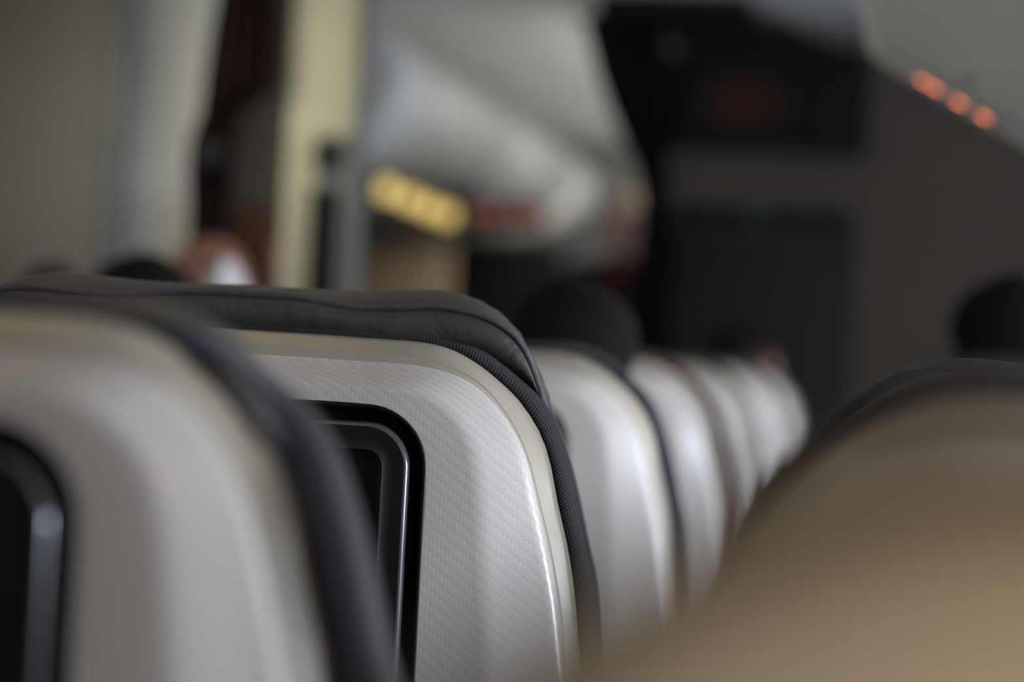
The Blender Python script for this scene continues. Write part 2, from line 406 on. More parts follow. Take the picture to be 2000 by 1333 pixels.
    b = bmesh.new(); tube(b, [(0, 0.24, 0.30), (0, 0.24, 0.012)], 0.018, 10); box(b, (-0.03, 0.20, 0.0), (0.03, 0.28, 0.014), 0.003); S['leg'] = b
    b = bmesh.new(); tube(b, [(0, 0.54, 0.30), (0, 0.50, 0.012)], 0.018, 10); box(b, (-0.03, 0.46, 0.0), (0.03, 0.54, 0.014), 0.003); S['leg_front'] = b
    b = bmesh.new(); box(b, (-0.016, 0.10, 0.42), (0.016, 0.20, 0.63), 0.006); S['armrest_post'] = b
    out = {}
    for k, bm in S.items():
        bmesh.ops.recalc_face_normals(bm, faces=bm.faces[:])
        me = bpy.data.meshes.new(k); bm.to_mesh(me); bm.free()
        for p in me.polygons: p.use_smooth = True
        out[k] = me
    mt = {'back_shell': [M_RIM, M_TWILL], 'tray_table': [M_TWILL], 'tray_latch': [M_ARM], 'monitor': [M_GLOSS], 'bezel_edge': [M_EDGE], 'bezel': [M_BEZEL], 'screen': [M_SCREEN],
          'back_cushion': [M_LEATHER], 'headrest': [M_LEATHER], 'piping': [M_PIPING], 'seat_cushion': [M_LEATHER], 'armrest': [M_ARM], 'armrest_post': [M_SEATMETAL],
          'seat_frame': [M_SEATMETAL], 'leg': [M_SEATMETAL], 'leg_front': [M_SEATMETAL]}
    for k, ms in mt.items():
        for m in ms: out[k].materials.append(m)
    trims = {}
    for col, m in M_TRIM.items():
        me = out['cloth_binding'].copy(); me.materials.append(m); trims[col] = me
    out['trims'] = trims
    return out
SM = build_seat_meshes()
M_CUSH = mat('cushion_light_grey', (0.14, 0.133, 0.145), 0.55, bump=0.3, bscale=400)
SM['pale_cushion'] = SM['back_cushion'].copy(); SM['pale_cushion'].materials.clear(); SM['pale_cushion'].materials.append(M_CUSH)
def seat(x, y, label, trim='charcoal', head_drop=0.040, zscale=1.0, xscale=1.0, pale=False, group='airline seats in the cabin'):
    root = thing('airplane_seat', label, 'seat', (x, y, 0), group); root.scale = (xscale, 1, zscale)
    def part(name, key, parent=root, loc=(0, 0, 0)):
        o = bpy.data.objects.new(name, SM[key] if isinstance(key, str) else key); C.objects.link(o); o.parent = parent; o.location = loc; return o
    part('back_shell', 'back_shell')
    tr = part('tray_table', 'tray_table'); part('latch', 'tray_latch', tr)
    mo = part('monitor', 'monitor'); part('bezel', 'bezel', mo); part('bezel_edge', 'bezel_edge', mo); part('screen', 'screen', mo)
    part('cloth_binding', SM['trims'][trim])
    c_ = part('back_cushion', 'pale_cushion' if pale else 'back_cushion')
    if pale: c_.scale = (1.024, 1, 1); c_['label'] = 'paler grey cushion side'
    hd = part('headrest', 'headrest', root, (0, 0, -head_drop)); part('piping', 'piping', hd)
    part('seat_cushion', 'seat_cushion')
    for s in (-1, 1):
        a = part('armrest', 'armrest', root, (s*0.332, 0, 0)); part('armrest_post', 'armrest_post', a)
    part('seat_frame', 'seat_frame')
    for s in (-0.18, 0.18): part('leg', 'leg', root, (s, 0, 0)); part('leg', 'leg_front', root, (s, 0, 0))
    return root
PITCH = 0.81
rowY = [2.0+PITCH*(k-1) for k in range(7)]
s1 = seat(XC-0.009, rowY[0], 'cream-backed seat nearest in the left column, very blurred, dark cloth edge', 'navy', pale=True)
# the loose dark flap that hangs over this seat's rim at the corner
fp_ = [px(x, y, rowY[0]-0.004) for x, y in ((395, 694), (432, 735), (440, 775), (462, 822), (500, 850), (545, 886), (540, 850), (510, 790), (470, 735), (430, 700))]
b = bmesh.new(); fa = [b.verts.new((p.x-s1.location.x, p.y-0.004-s1.location.y, p.z)) for p in fp_]; fb = [b.verts.new((v.co.x, v.co.y+0.02, v.co.z)) for v in fa]
b.faces.new(fa); b.faces.new(fb[::-1])
for i in range(len(fa)): b.faces.new((fa[i], fb[i], fb[(i+1) % len(fa)], fa[(i+1) % len(fa)]))
bmesh.ops.bevel(b, geom=b.edges[:], offset=0.003, segments=2, affect='EDGES'); link('headrest_flap', b, M_LEATHER, s1)
seat(XC, rowY[1], 'sharply focused cream seat with raised dark leather headrest and black screen', 'charcoal', 0.0)
seat(XC, rowY[2], 'cream seat edged in navy cloth directly beyond the sharp seat', 'navy')
seat(XC, rowY[3], 'cream seat edged in burgundy cloth, second beyond the sharp seat', 'burgundy')
seat(XC, rowY[4], 'blurred cream seat edged in charcoal just beyond the burgundy-edged seat', 'charcoal')
seat(XC, rowY[5], 'small blurred cream seat, last but one of the receding column', 'charcoal')
seat(XC, rowY[6], 'farthest cream seat of the receding column, before the dark bulkhead', 'charcoal')
XR = 0.240
seat(XR-0.009, rowY[0]-PITCH, 'huge brown-lit blurred seat back filling the lower right corner', 'charcoal', 0.045, 0.974)
seat(XR, rowY[0], 'brown-lit seat back with dark edge just beyond the lower right seat', 'charcoal', 0.034, 0.986)
seat(XR, rowY[1], 'dark-topped seat at right with a thin bright line along its edge', 'charcoal', 0.040, 0.999)
seat(XR, rowY[3], 'seat at far right carrying the dark-haired passenger by the frame edge', 'charcoal', 0.045, 0.98)
# ------------------------------------------------------------------ the cabin shell
M_FLOOR = mat('carpet', (0.035, 0.036, 0.045), 0.95, bump=0.6, bscale=900, vary=0.3, vscale=60)
M_CEIL = mat('ceiling_panel', (0.58, 0.575, 0.56), 0.55)
M_SIDE = mat('sidewall_panel', (0.36, 0.35, 0.33), 0.6)
M_BULK = mat('bulkhead_laminate', (0.047, 0.039, 0.031), 0.8, spec=0.15, vary=0.08, vscale=3)
M_BULKD = mat('bulkhead_dark', (0.0165, 0.0155, 0.0138), 0.85, spec=0.08)
M_TV = mat('television_black', (0.006, 0.0055, 0.0055), 0.85, spec=0.08)
M_PART = mat('partition_laminate', (0.128, 0.113, 0.098), 0.6, vary=0.05, vscale=2)
M_GREY = mat('edge_grey', (0.10, 0.102, 0.10), 0.5)
M_WHITE = mat('galley_white', (0.56, 0.55, 0.52), 0.5)
M_OLIVE = mat('partition_pale_yellow', (0.42, 0.40, 0.27), 0.5)
M_CURT = mat('curtain_dark', (0.012, 0.009, 0.009), 0.95, spec=0.05, bump=0.5, bscale=500)
M_CURTB = mat('curtain_brown', (0.017, 0.010, 0.009), 0.95, spec=0.05, bump=0.5, bscale=500)
M_BLACK = mat('matte_black', (0.006, 0.006, 0.006), 0.8, spec=0.1)
M_BIN = mat('bin_shell', (0.60, 0.60, 0.58), 0.45)
M_BINR = mat('bin_shell_warm', (0.76, 0.70, 0.58), 0.5)
M_TAN = mat('laminate_tan', (0.30, 0.235, 0.155), 0.6)
XL, XRW = -3.05, 2.95
YB, YF = -2.8, 12.6
ZC = 2.36
YBK = 7.1
struct(link('floor', newbox((XL-0.1, YB, -0.06), (XRW+0.1, YF, 0.0)), M_FLOOR, smooth=False))
struct(link('ceiling', newbox((XL-0.1, YB, ZC), (XRW+0.1, YF+0.1, ZC+0.05)), M_CEIL, smooth=False))
# side walls with their window openings
def windowed(name, x0, x1, ys):
    bm = bmesh.new(); wz0, wz1, hw = 1.00, 1.48, 0.16
    box(bm, (x0, YB, 0.0), (x1, YF, wz0)); box(bm, (x0, YB, wz1), (x1, YF, ZC))
    edges = [YB]+[e for y in ys for e in (y-hw, y+hw)]+[YF]
    for a, b in zip(edges[::2], edges[1::2]): box(bm, (x0, a, wz0), (x1, b, wz1))
    struct(link(name, bm, M_SIDE, smooth=False))
windowed('wall_right', XRW, XRW+0.05, WIN_Y); windowed('wall_left', XL-0.05, XL, WIN_Y_LEFT)
bm = bmesh.new(); box(bm, (XL, YF, 0.0), (XRW, YF+0.05, ZC)); struct(link('wall_end', bm, mat('end_wall', (0.75, 0.72, 0.66), 0.6), smooth=False))

# bulkhead at the front of the rows: its top edge falls away in a curve under the ceiling
def P2(pts, Y): return [(px(x, y, Y).x, px(x, y, Y).z) for x, y in pts]
top = P2([(1296, -30), (1395, -6), (1470, 10), (1540, 34), (1600, 70), (1650, 90), (1700, 98)], YBK)
poly = [(px(1296, 60, YBK).x-0.03, 0.0)]+[(px(1296, 60, YBK).x-0.03, ZC-0.002)]+[(top[1][0], ZC-0.002)]+top[2:]+[(1.05, top[-1][1]-0.03), (1.05, 0.0)]
struct(link('wall_front', prism(poly, YBK, YBK+0.05, 0.004), M_BULK, smooth=False))
# screen on the bulkhead
tv = thing('bulkhead_television', 'large dark screen mounted high on the bulkhead showing a dim reddish picture', 'television', (px(1515, 170, YBK).x, YBK, px(1515, 290, YBK).z))
x0, x1 = px(1330, 170, YBK).x-tv.location.x, px(1700, 170, YBK).x-tv.location.x
z0, z1 = px(1515, 300, YBK).z-tv.location.z, px(1515, 52, YBK).z-tv.location.z
arc = [(px(x, y, YBK).x-tv.location.x, px(x, y, YBK).z-tv.location.z) for x, y in ((1338, 44), (1420, 44), (1480, 48), (1540, 60), (1600, 82), (1650, 98), (1698, 106))]
arc[-1] = (x1, arc[-1][1]); arc[0] = (x0, arc[0][1])
link('housing', prism([(x0, z0), (x1, z0)]+arc[::-1], -0.09, 0.0, 0.008), M_TV, tv, smooth=False)
m = bpy.data.materials.new('dim_picture'); N, L, b = nodes(m)
tc = N.new('ShaderNodeTexCoord'); sp = N.new('ShaderNodeSeparateXYZ'); L.new(tc.outputs['Object'], sp.inputs[0])
Mn = lambda *a: math_node(N, L, *a)
cx, cz = px(1455, 205, YBK).x-tv.location.x, px(1455, 205, YBK).z-tv.location.z
dx = Mn('DIVIDE', Mn('SUBTRACT', sp.outputs[0], cx), 0.17); dz = Mn('DIVIDE', Mn('SUBTRACT', sp.outputs[2], cz), 0.11)
rad = Mn('MAXIMUM', Mn('SUBTRACT', 1.0, Mn('ADD', Mn('MULTIPLY', dx, dx), Mn('MULTIPLY', dz, dz))), 0.0)
ns = N.new('ShaderNodeTexNoise'); ns.inputs['Scale'].default_value = 14; L.new(tc.outputs['Object'], ns.inputs['Vector'])
L.new(Mn('MULTIPLY', Mn('MULTIPLY', rad, ns.outputs['Fac']), 0.022), b.inputs['Emission Strength'])
b.inputs['Emission Color'].default_value = (1.0, 0.26, 0.10, 1); b.inputs['Base Color'].default_value = (0.004, 0.004, 0.004, 1); b.inputs['Roughness'].default_value = 0.6; b.inputs['Specular IOR Level'].default_value = 0.1
link('screen', newbox((x0+0.035, -0.094, z0+0.035), (x1-0.03, -0.088, arc[-1][1]-0.02), 0.002), m, tv, smooth=False)
# dark strip display under it
a, b2 = px(1326, 404, YBK), px(1668, 452, YBK)
st = thing('indicator_panel', 'long black strip across the bulkhead below the television, faint green light', 'panel', ((a.x+b2.x)/2, YBK, px(1497, 446, YBK).z))
hwid = (b2.x-a.x)/2; hh = px(1497, 408, YBK).z-st.location.z
link('strip', newbox((-hwid, -0.03, 0), (hwid, 0.0, hh), 0.008, 3), M_BLACK, st)
g = px(1478, 424, YBK)
link('green_lamp', disc(bmesh.new(), Vector((g.x-st.location.x, -0.031, g.z-st.location.z)), 0.012, 'Y', 0.006), mat('green_glow', (0.01, 0.05, 0.01), 0.4, emit=(0.1, 1.0, 0.15), estr=0.06), st)
# closet doors below the strip
a, b2 = px(1306, 600, YBK), px(1668, 600, YBK)
cb = thing('bulkhead_closet', 'dark grey closet front in the bulkhead under the black strip', 'closet', ((a.x+b2.x)/2, YBK, 0.0))
hwid = (b2.x-a.x)/2; zt = px(1490, 452, YBK).z
link('frame', newbox((-hwid, -0.03, 0.02), (hwid, 0.0, zt), 0.006), M_BULKD, cb)
zm = px(1490, 510, YBK).z
for nm, q0, q1 in (('upper_door', zm+0.004, zt-0.012), ('lower_door', 0.05, zm-0.004)):
    d = link(nm, newbox((-hwid+0.012, -0.042, q0), (hwid-0.012, -0.031, q1), 0.004), M_BULKD, cb)
    link('latch', newbox((hwid-0.07, -0.052, (q0+q1)/2-0.012), (hwid-0.04, -0.041, (q0+q1)/2+0.012), 0.003), M_BLACK, d)

# ------------------------------------------------------------------ curtains
def curtain(outline_left, outline_right, Y, label, material, name='aisle_curtain', folds=5, depth=0.035):
    """two pixel outlines from top to bottom measured on the curtain's plane become its metric edges"""
    Lp = [px(x, y, Y) for x, y in outline_left]; Rp = [px(x, y, Y) for x, y in outline_right]
    zs = [ZC-0.06]+[ZC-0.06-(ZC-0.11)*k/60 for k in range(1, 61)]
    def at(P, z):
        if z >= P[0].z: return P[0].x+(P[0].x-P[1].x)*(z-P[0].z)/max(P[0].z-P[1].z, 1e-3)*0.8
        for a, b in zip(P, P[1:]):
            if b.z <= z <= a.z: return b.x+(a.x-b.x)*(z-b.z)/max(a.z-b.z, 1e-6)
        return P[-1].x
    nx = folds*10; bm = bmesh.new(); rows = []
    for z in zs:
        xl, xr = at(Lp, z), at(Rp, z)
        rows.append([bm.verts.new((xl+(xr-xl)*i/nx, Y+depth*math.sin(2*math.pi*folds*i/nx+0.4*math.sin(z*3))*(0.75+0.25*math.sin(z*5+i)), z)) for i in range(nx+1)])
    for A, B in zip(rows, rows[1:]):
        for i in range(nx): bm.faces.new((A[i], A[i+1], B[i+1], B[i]))
    root = thing(name, label, 'curtain', (0, 0, 0))
    ctr = Vector(((Lp[-1].x+Rp[-1].x)/2, Y, 0.0))
    for v in bm.verts: v.co -= ctr
    root.location = ctr
    o = link('cloth', bm, material, root); md = o.modifiers.new('thickness', 'SOLIDIFY'); md.thickness = 0.004
    xs = [at(Lp, ZC-0.06), at(Rp, ZC-0.06)]
    b = bmesh.new(); tube(b, [(xs[0]-ctr.x-0.03, 0, ZC-0.068), (xs[1]-ctr.x+0.03, 0, ZC-0.068)], 0.011, 8); link('curtain_rail', b, M_BLACK, root)
    return root
cu = curtain([(1130, 0), (1148, 70), (1166, 140), (1190, 210), (1216, 270), (1240, 320), (1252, 360), (1254, 420), (1246, 500), (1238, 600), (1236, 700)],
        [(1306, 0), (1310, 100), (1310, 250), (1306, 400), (1302, 550), (1298, 700)], 6.98, 'black curtain gathered at the bulkhead edge beside the aisle opening', M_CURT)
struct(link('trim_3', newbox((-1.10, 6.88, 2.285), (-0.60, 7.098, ZC-0.001), 0.006), M_CURT, smooth=False))
k = px(1303, 88, 6.90)
kb = thing('coat_hook', 'small round grey hook on the bulkhead beside the black curtain top', 'hook', k)
M_KNOB = mat('hook_grey', (0.028, 0.027, 0.026), 0.6, spec=0.2)
link('plate', disc(bmesh.new(), Vector((0, 0.095, 0)), 0.03, 'Y', 0.20), M_KNOB, kb); link('peg', disc(bmesh.new(), Vector((0, -0.01, 0)), 0.016, 'Y', 0.03), M_KNOB, kb)
curtain([(424, 0), (412, 80), (402, 160), (394, 235), (376, 262), (372, 330), (373, 420), (371, 560), (368, 700)],
        [(555, 0), (552, 100), (548, 185), (500, 200), (470, 230), (460, 330), (456, 430), (450, 560), (446, 700)], 5.24, 'dark brown curtain hanging between the white wall and pale yellow partition', M_CURTB, folds=4)
k = px(410, 302, 5.17)
tb = thing('curtain_tieback', 'round grey tieback stud on the dark brown curtain', 'stud', k)
link('stud', disc(bmesh.new(), Vector((0, 0, 0)), 0.034, 'Y', 0.05), mat('stud_grey', (0.012, 0.012, 0.012), 0.8, spec=0.15), tb)

# ------------------------------------------------------------------ left-hand partitions
def slab(name, xa, xb, Y, th, m, z0=0.0, z1=ZC-0.001, refy=300):
    return link(name, newbox((px(xa, refy, Y).x, Y, z0), (px(xb, refy, Y).x, Y+th, z1), 0.004), m, smooth=False)
a = 5.5
xe = px(203, 250, a).x
struct(link('wall_partition', newbox((XL+0.001, a, 0), (xe, a+0.05, ZC-0.001)), M_PART, smooth=False))
struct(link('trim_1', newbox((xe+0.001, a-0.01, 0), (xe+0.058, a+0.06, ZC-0.001), 0.012, 3), M_GREY))
struct(slab('wall_galley', 150, 400, 5.78, 0.05, M_WHITE))
struct(slab('wall_galley_back', 365, 600, 6.10, 0.05, mat('galley_back', (0.05, 0.042, 0.030), 0.6)))
q = px(246, 62, 5.74)
sp_ = thing('wall_speaker_box', 'dim grey box high on the white galley wall beside the partition edge', 'box', (q.x, 5.78, q.z-0.08))
link('case', newbox((-0.035, -0.07, 0.0), (0.035, 0.0, 0.16), 0.012, 3), M_GREY, sp_); link('grille', newbox((-0.025, -0.075, 0.02), (0.025, -0.069, 0.14), 0.004), M_BULKD, sp_)
struct(slab('wall_class_divider', 558, 692, 5.3, 0.05, M_OLIVE))
xr_ = px(692, 300, 5.3).x
struct(link('trim_2', newbox((xr_+0.001, 5.285, 0), (xr_+0.019, 5.36, ZC-0.001), 0.006, 3), M_GREY))
# recessed lower panel and black bar on the divider
q0, q1 = px(652, 262, 5.29), px(690, 262, 5.29)
struct(link('panel_divider', newbox((q0.x, 5.285, 0.02), (q1.x-0.003, 5.298, q0.z), 0.003), mat('divider_grey', (0.20, 0.178, 0.15), 0.6), smooth=False))
gb = thing('grab_handle', 'tall black vertical grab handle on the pale yellow partition', 'handle', (px(634, 400, 5.27).x, 5.299, px(634, 560, 5.27).z-0.25))
zt, zm = px(634, 268, 5.27).z-gb.location.z, px(634, 345, 5.27).z-gb.location.z
link('upper_grip', newbox((-0.028, -0.05, zm+0.012), (0.028, 0.0, zt), 0.012, 3), M_BLACK, gb)
link('lower_grip', newbox((-0.034, -0.05, 0.0), (0.034, 0.0, zm-0.03), 0.012, 3), M_BLACK, gb)
link('collar', newbox((-0.018, -0.04, zm-0.032), (0.018, 0.0, zm+0.014), 0.006, 3), M_GREY, gb)

# ------------------------------------------------------------------ the next cabin beyond the opening
XB = -2.0
# overhead bins along the left: rounded face under a shadow gap
def bin_prof(x0, s):
    """closed X-Z outline; s=+1 opens to +X"""
    pts = [(0.04, ZC-0.08), (0.11, ZC-0.10), (0.165, ZC-0.15), (0.195, ZC-0.21), (0.200, ZC-0.28), (0.180, ZC-0.35), (0.13, ZC-0.42), (0.05, ZC-0.49), (-0.07, ZC-0.54), (-0.24, ZC-0.57), (-0.62, ZC-0.57), (-0.62, ZC-0.08)]
    return [(x0+s*p[0], p[1]) for p in pts]
bl = [(7.12, 9.0), (9.02, 10.8), (10.82, 12.5)]
names = ['nearest pale overhead bin in the next cabin, above the yellow lamps', 'middle pale overhead bin of the next cabin seen through the opening', 'farthest pale overhead bin of the next cabin by its end wall']
for (ya, yb), lb in zip(bl, names):
    t = thing('overhead_bin', lb, 'overhead bin', (XB, (ya+yb)/2, ZC-0.59), 'overhead bins of the next cabin')
    poly = [(x-XB, z-t.location.z) for x, z in bin_prof(XB, 1)]
    o = link('bin_door', prism(poly, ya-t.location.y, yb-t.location.y), M_BIN, t)
    try: o.data.shade_auto_smooth(angle=math.radians(40))
    except Exception:
        for p in o.data.polygons: p.use_smooth = abs(p.normal.y) < 0.5
    link('latch', newbox((0.022, -0.06, 0.155), (0.052, 0.06, 0.185), 0.006), M_GREY, t)
    link('mounting_rail', newbox((-0.62, ya-t.location.y, 0.50), (-0.03, yb-t.location.y, 0.588)), M_SIDE, t, smooth=False)
# yellow reading lamps along their underside
lamp_m = mat('yellow_glow', (0.5, 0.4, 0.15), 0.4, emit=(1.0, 0.72, 0.22), estr=1.0)
for i, (x, y) in enumerate([(757, 372), (800, 390), (838, 407), (873, 420)]):
    Yl = 7.55+0.32*i; p = px(x, y, Yl)
    t = thing('yellow_lamp', ['first', 'second', 'third', 'fourth'][i]+' yellow lamp from the partition in the line beneath the next cabin\'s bins', 'lamp', p, 'yellow lamps of the next cabin')
    link('lens', disc(bmesh.new(), Vector((0, 0, 0)), 0.037, 'Y', 0.016, 24), lamp_m, t); link('lamp_holder', newbox((-0.026, 0.009, -0.026), (0.026, 0.03, ZC-0.535-p.z), 0.004), M_GREY, t)
# end wall furniture
def panel(name, label, cat, x0, y0, x1, y1, Y, m, th=0.05, floor=True, parts=()):
    a, b = px(x0, y0, Y), px(x1, y1, Y); t = thing(name, label, cat, ((a.x+b.x)/2, Y+th, 0.0 if floor else b.z))
    h = (b.x-a.x)/2
    link('body', newbox((-h, -th, 0.0), (h, 0, a.z-t.location.z), 0.008, 3), m, t)
    for nm, q, mm in parts: link(nm, newbox(*q(h, th, a.z-t.location.z)), mm, t)
    return t
panel('galley_cabinet', 'tan cabinet at the end of the next cabin under the yellow lamps', 'cabinet', 694, 462, 884, 560, 11.2, M_TAN, 0.4, True,
      [('door', lambda h, th, z: ((-h+0.02, -th-0.015, 0.05), (h-0.02, -th+0.001, z-0.03), 0.004), M_TAN), ('latch', lambda h, th, z: ((h-0.08, -th-0.03, 1.0), (h-0.05, -th-0.014, 1.06), 0.003), M_BLACK)])
panel('dark_cabinet', 'near-black cabinet at the end of the next cabin below the red sign', 'cabinet', 896, 474, 1072, 560, 11.2, M_BLACK, 0.4, True,
      [('door', lambda h, th, z: ((-h+0.02, -th-0.015, 0.05), (h-0.02, -th+0.001, z-0.03), 0.004), M_BLACK), ('latch', lambda h, th, z: ((h-0.08, -th-0.03, 1.0), (h-0.05, -th-0.014, 1.06), 0.003), M_GREY)])
a, b2 = px(926, 392, 8.6), px(1064, 446, 8.6)
sg = thing('exit_sign', 'dim red lit sign above the near-black cabinet in the next cabin', 'sign', ((a.x+b2.x)/2, 8.62, b2.z)); h = (b2.x-a.x)/2
link('case', newbox((-h, -0.05, 0), (h, 0.0, a.z-b2.z), 0.01, 3), mat('sign_case', (0.10, 0.06, 0.05), 0.5), sg)
rm = mat('red_glow', (0.2, 0.05, 0.04), 0.4, emit=(0.75, 0.18, 0.10), estr=0.30)
for k in (-0.55, 0.5): link('lit_panel', newbox((k*h-0.36*h, -0.054, 0.03), (k*h+0.36*h, -0.049, a.z-b2.z-0.03), 0.003), rm, sg)
link('bracket', newbox((-h-0.10, -0.035, a.z-b2.z-0.03), (-h+0.002, -0.015, a.z-b2.z+0.07), 0.004), M_GREY, sg)

# ------------------------------------------------------------------ overhead bin at the upper right with its sign lamps
YN = 3.90
e = [px(x, y, YN) for x, y in ((1694, 108), (1740, 140), (1800, 173), (1880, 221), (2000, 292))]
prf = [(e[0].x-0.004, ZC-0.002), (e[0].x-0.004, e[0].z+0.05)]+[(p.x, p.z) for p in e]
sl = (e[-1].z-e[-2].z)/(e[-1].x-e[-2].x)
prf += [(e[-1].x+0.10, e[-1].z+sl*0.09), (e[-1].x+0.22, e[-1].z+sl*0.15), (e[-1].x+0.40, e[-1].z+sl*0.17), (e[-1].x+0.62, e[-1].z+sl*0.10), (e[-1].x+0.75, e[-1].z+0.15), (e[-1].x+0.75, ZC-0.002)]
ob = thing('overhead_bin', 'grey overhead bin with sloping underside crossing the upper right corner', 'overhead bin', (e[-1].x, YN-1.6, e[-1].z))
loc = ob.location
bmx = prism([(x-loc.x, z-loc.z) for x, z in prf], -1.55, 1.6, 0.0)
o = link('bin_body', bmx, M_BINR, ob)
try: o.data.shade_auto_smooth(angle=math.radians(35))
except Exception: pass
md = o.modifiers.new('soft_edge', 'BEVEL'); md.width = 0.022; md.segments = 4; md.limit_method = 'ANGLE'; md.angle_limit = math.radians(50)
def under(x, Y, dz=0.0):
    xs = prf[1:]
    for (xa, za), (xb, zb) in zip(xs, xs[1:]):
        if xa <= x <= xb and xb > xa: return Vector((x, Y, za+(zb-za)*(x-xa)/(xb-xa)-dz))
    return Vector((x, Y, e[-1].z))
# raised joint strip across the underside
bm = bmesh.new(); Yj = 3.62
pts = [under(e[0].x+0.012+0.03*k, Yj, 0.001)-loc for k in range(14)]
tube(bm, pts, 0.007, 8); link('joint_strip', bm, mat('joint_pale', (0.5, 0.49, 0.45), 0.4), ob)
sgn = thing('seatbelt_sign', 'row of orange lit sign lamps under the upper right overhead bin', 'sign', under(px(1870, 190, 3.74).x, 3.74, 0.0))
oran = mat('orange_glow', (0.4, 0.08, 0.03), 0.4, emit=(1.0, 0.20, 0.07), estr=6.0)
tilt = math.atan(sl)
bm = newbox((-0.085, -0.03, -0.006), (0.085, 0.03, 0.0), 0.002)
pl = link('sign_plate', bm, M_BINR, sgn); pl.rotation_euler = (0, -tilt, 0)
for (x, y) in ((1806, 136), (1829, 156), (1876, 184), (1924, 208)):
    p = under(px(x, y, 3.74).x, 3.74, 0.004)
    o = link('lit_symbol', disc(bmesh.new(), Vector((0, 0, 0)), 0.0100, 'Z', 0.006, 16), oran, sgn); o.location = p-sgn.location; o.rotation_euler = (0, -tilt, 0)
pv = under(px(1886, 95, 3.45).x, 3.45, 0.003)
t = thing('call_button', 'faint purplish button on the underside of the upper right overhead bin', 'button', pv)
o = link('button', disc(bmesh.new(), Vector((0, 0, 0)), 0.014, 'Z', 0.008, 16), mat('button_purple', (0.20, 0.10, 0.12), 0.5), t); o.rotation_euler = (0, -tilt, 0)
o = link('button_ring', disc(bmesh.new(), Vector((0, 0, 0.001)), 0.018, 'Z', 0.005, 16), M_BINR, t); o.rotation_euler = (0, -tilt, 0)
# reading lamp under the same bin, close to the camera
rl = thing('reading_lamp', 'small round reading lamp under the overhead bin near the front right seat', 'lamp', (0.34, 0.75, 1.70))
link('lamp_housing', disc(bmesh.new(), Vector((0, 0, 0.01)), 0.03, 'Z', 0.02), M_BINR, rl)

# ------------------------------------------------------------------ people
M_SKIN = mat('skin_light', (0.50, 0.27, 0.20), 0.5, vary=0.1, vscale=20)
M_SKINR = mat('skin_ruddy', (0.185, 0.078, 0.045), 0.48, vary=0.12, vscale=20)
M_SKINF = mat('skin_fair', (0.80, 0.55, 0.45), 0.5)
M_HBLACK = mat('hair_black', (0.008, 0.006, 0.006), 0.9, spec=0.08)
M_HBROWN = mat('hair_auburn', (0.055, 0.023, 0.012), 0.85, spec=0.15)
M_HGREY = mat('hair_grey', (0.50, 0.48, 0.47), 0.85, spec=0.15)
M_HFAIR = mat('hair_fair', (0.42, 0.33, 0.24), 0.85, spec=0.15)
M_EYE = mat('eye_white', (0.75, 0.73, 0.70), 0.3)
CL = {k: mat('cloth_'+k, c, 0.85, bump=0.4, bscale=700) for k, c in {'black': (0.012, 0.012, 0.014), 'grey': (0.06, 0.06, 0.065), 'red': (0.11, 0.022, 0.018), 'blue': (0.03, 0.045, 0.09), 'shoe': (0.015, 0.013, 0.012)}.items()}
def capsule(bm, a, b, ra, rb, n=16, m=6):
    a, b = Vector(a), Vector(b); d = (b-a); L_ = d.length; d.normalize()
    q = d.to_track_quat('Z', 'Y').to_matrix(); rings = []
    prof_ = [(-ra*math.cos(math.pi/2*i/m), ra*math.sin(math.pi/2*i/m)) for i in range(m+1)]+[(L_+rb*math.sin(math.pi/2*i/m), rb*math.cos(math.pi/2*i/m)) for i in range(m+1)]
    for z, r in prof_: rings.append([bm.verts.new(a+q @ Vector((max(r, 1e-4)*math.cos(2*math.pi*k/n), max(r, 1e-4)*math.sin(2*math.pi*k/n), z))) for k in range(n)])
    for A, B in zip(rings, rings[1:]):
        for k in range(n): bm.faces.new((A[k], A[(k+1) % n], B[(k+1) % n], B[k]))
    bm.faces.new(rings[0][::-1]); bm.faces.new(rings[-1])
def ell(bm, c, r, rot=None):
    M4 = Matrix.Translation(c) @ (rot.to_4x4() if rot else Matrix.Identity(4)) @ Matrix.Diagonal((*r, 1))
    bmesh.ops.create_uvsphere(bm, u_segments=24, v_segments=16, radius=1.0, matrix=M4)
def remeshed(name, bm, voxel, material, parent, smooth_iter=6):
    me = bpy.data.meshes.new(name); bm.to_mesh(me); bm.free()
    o = bpy.data.objects.new(name, me); C.objects.link(o)
    r = o.modifiers.new('r', 'REMESH'); r.mode = 'VOXEL'; r.voxel_size = voxel; r.use_smooth_shade = True
    s = o.modifiers.new('s', 'SMOOTH'); s.factor = 0.5; s.iterations = smooth_iter
    bpy.context.view_layer.update()
    dg = bpy.context.evaluated_depsgraph_get()
    m2 = bpy.data.meshes.new_from_object(o.evaluated_get(dg)); m2.name = name
    C.objects.unlink(o); bpy.data.objects.remove(o); bpy.data.meshes.remove(me)
    m2.materials.clear()
    o = link(name, m2, material, parent); return o
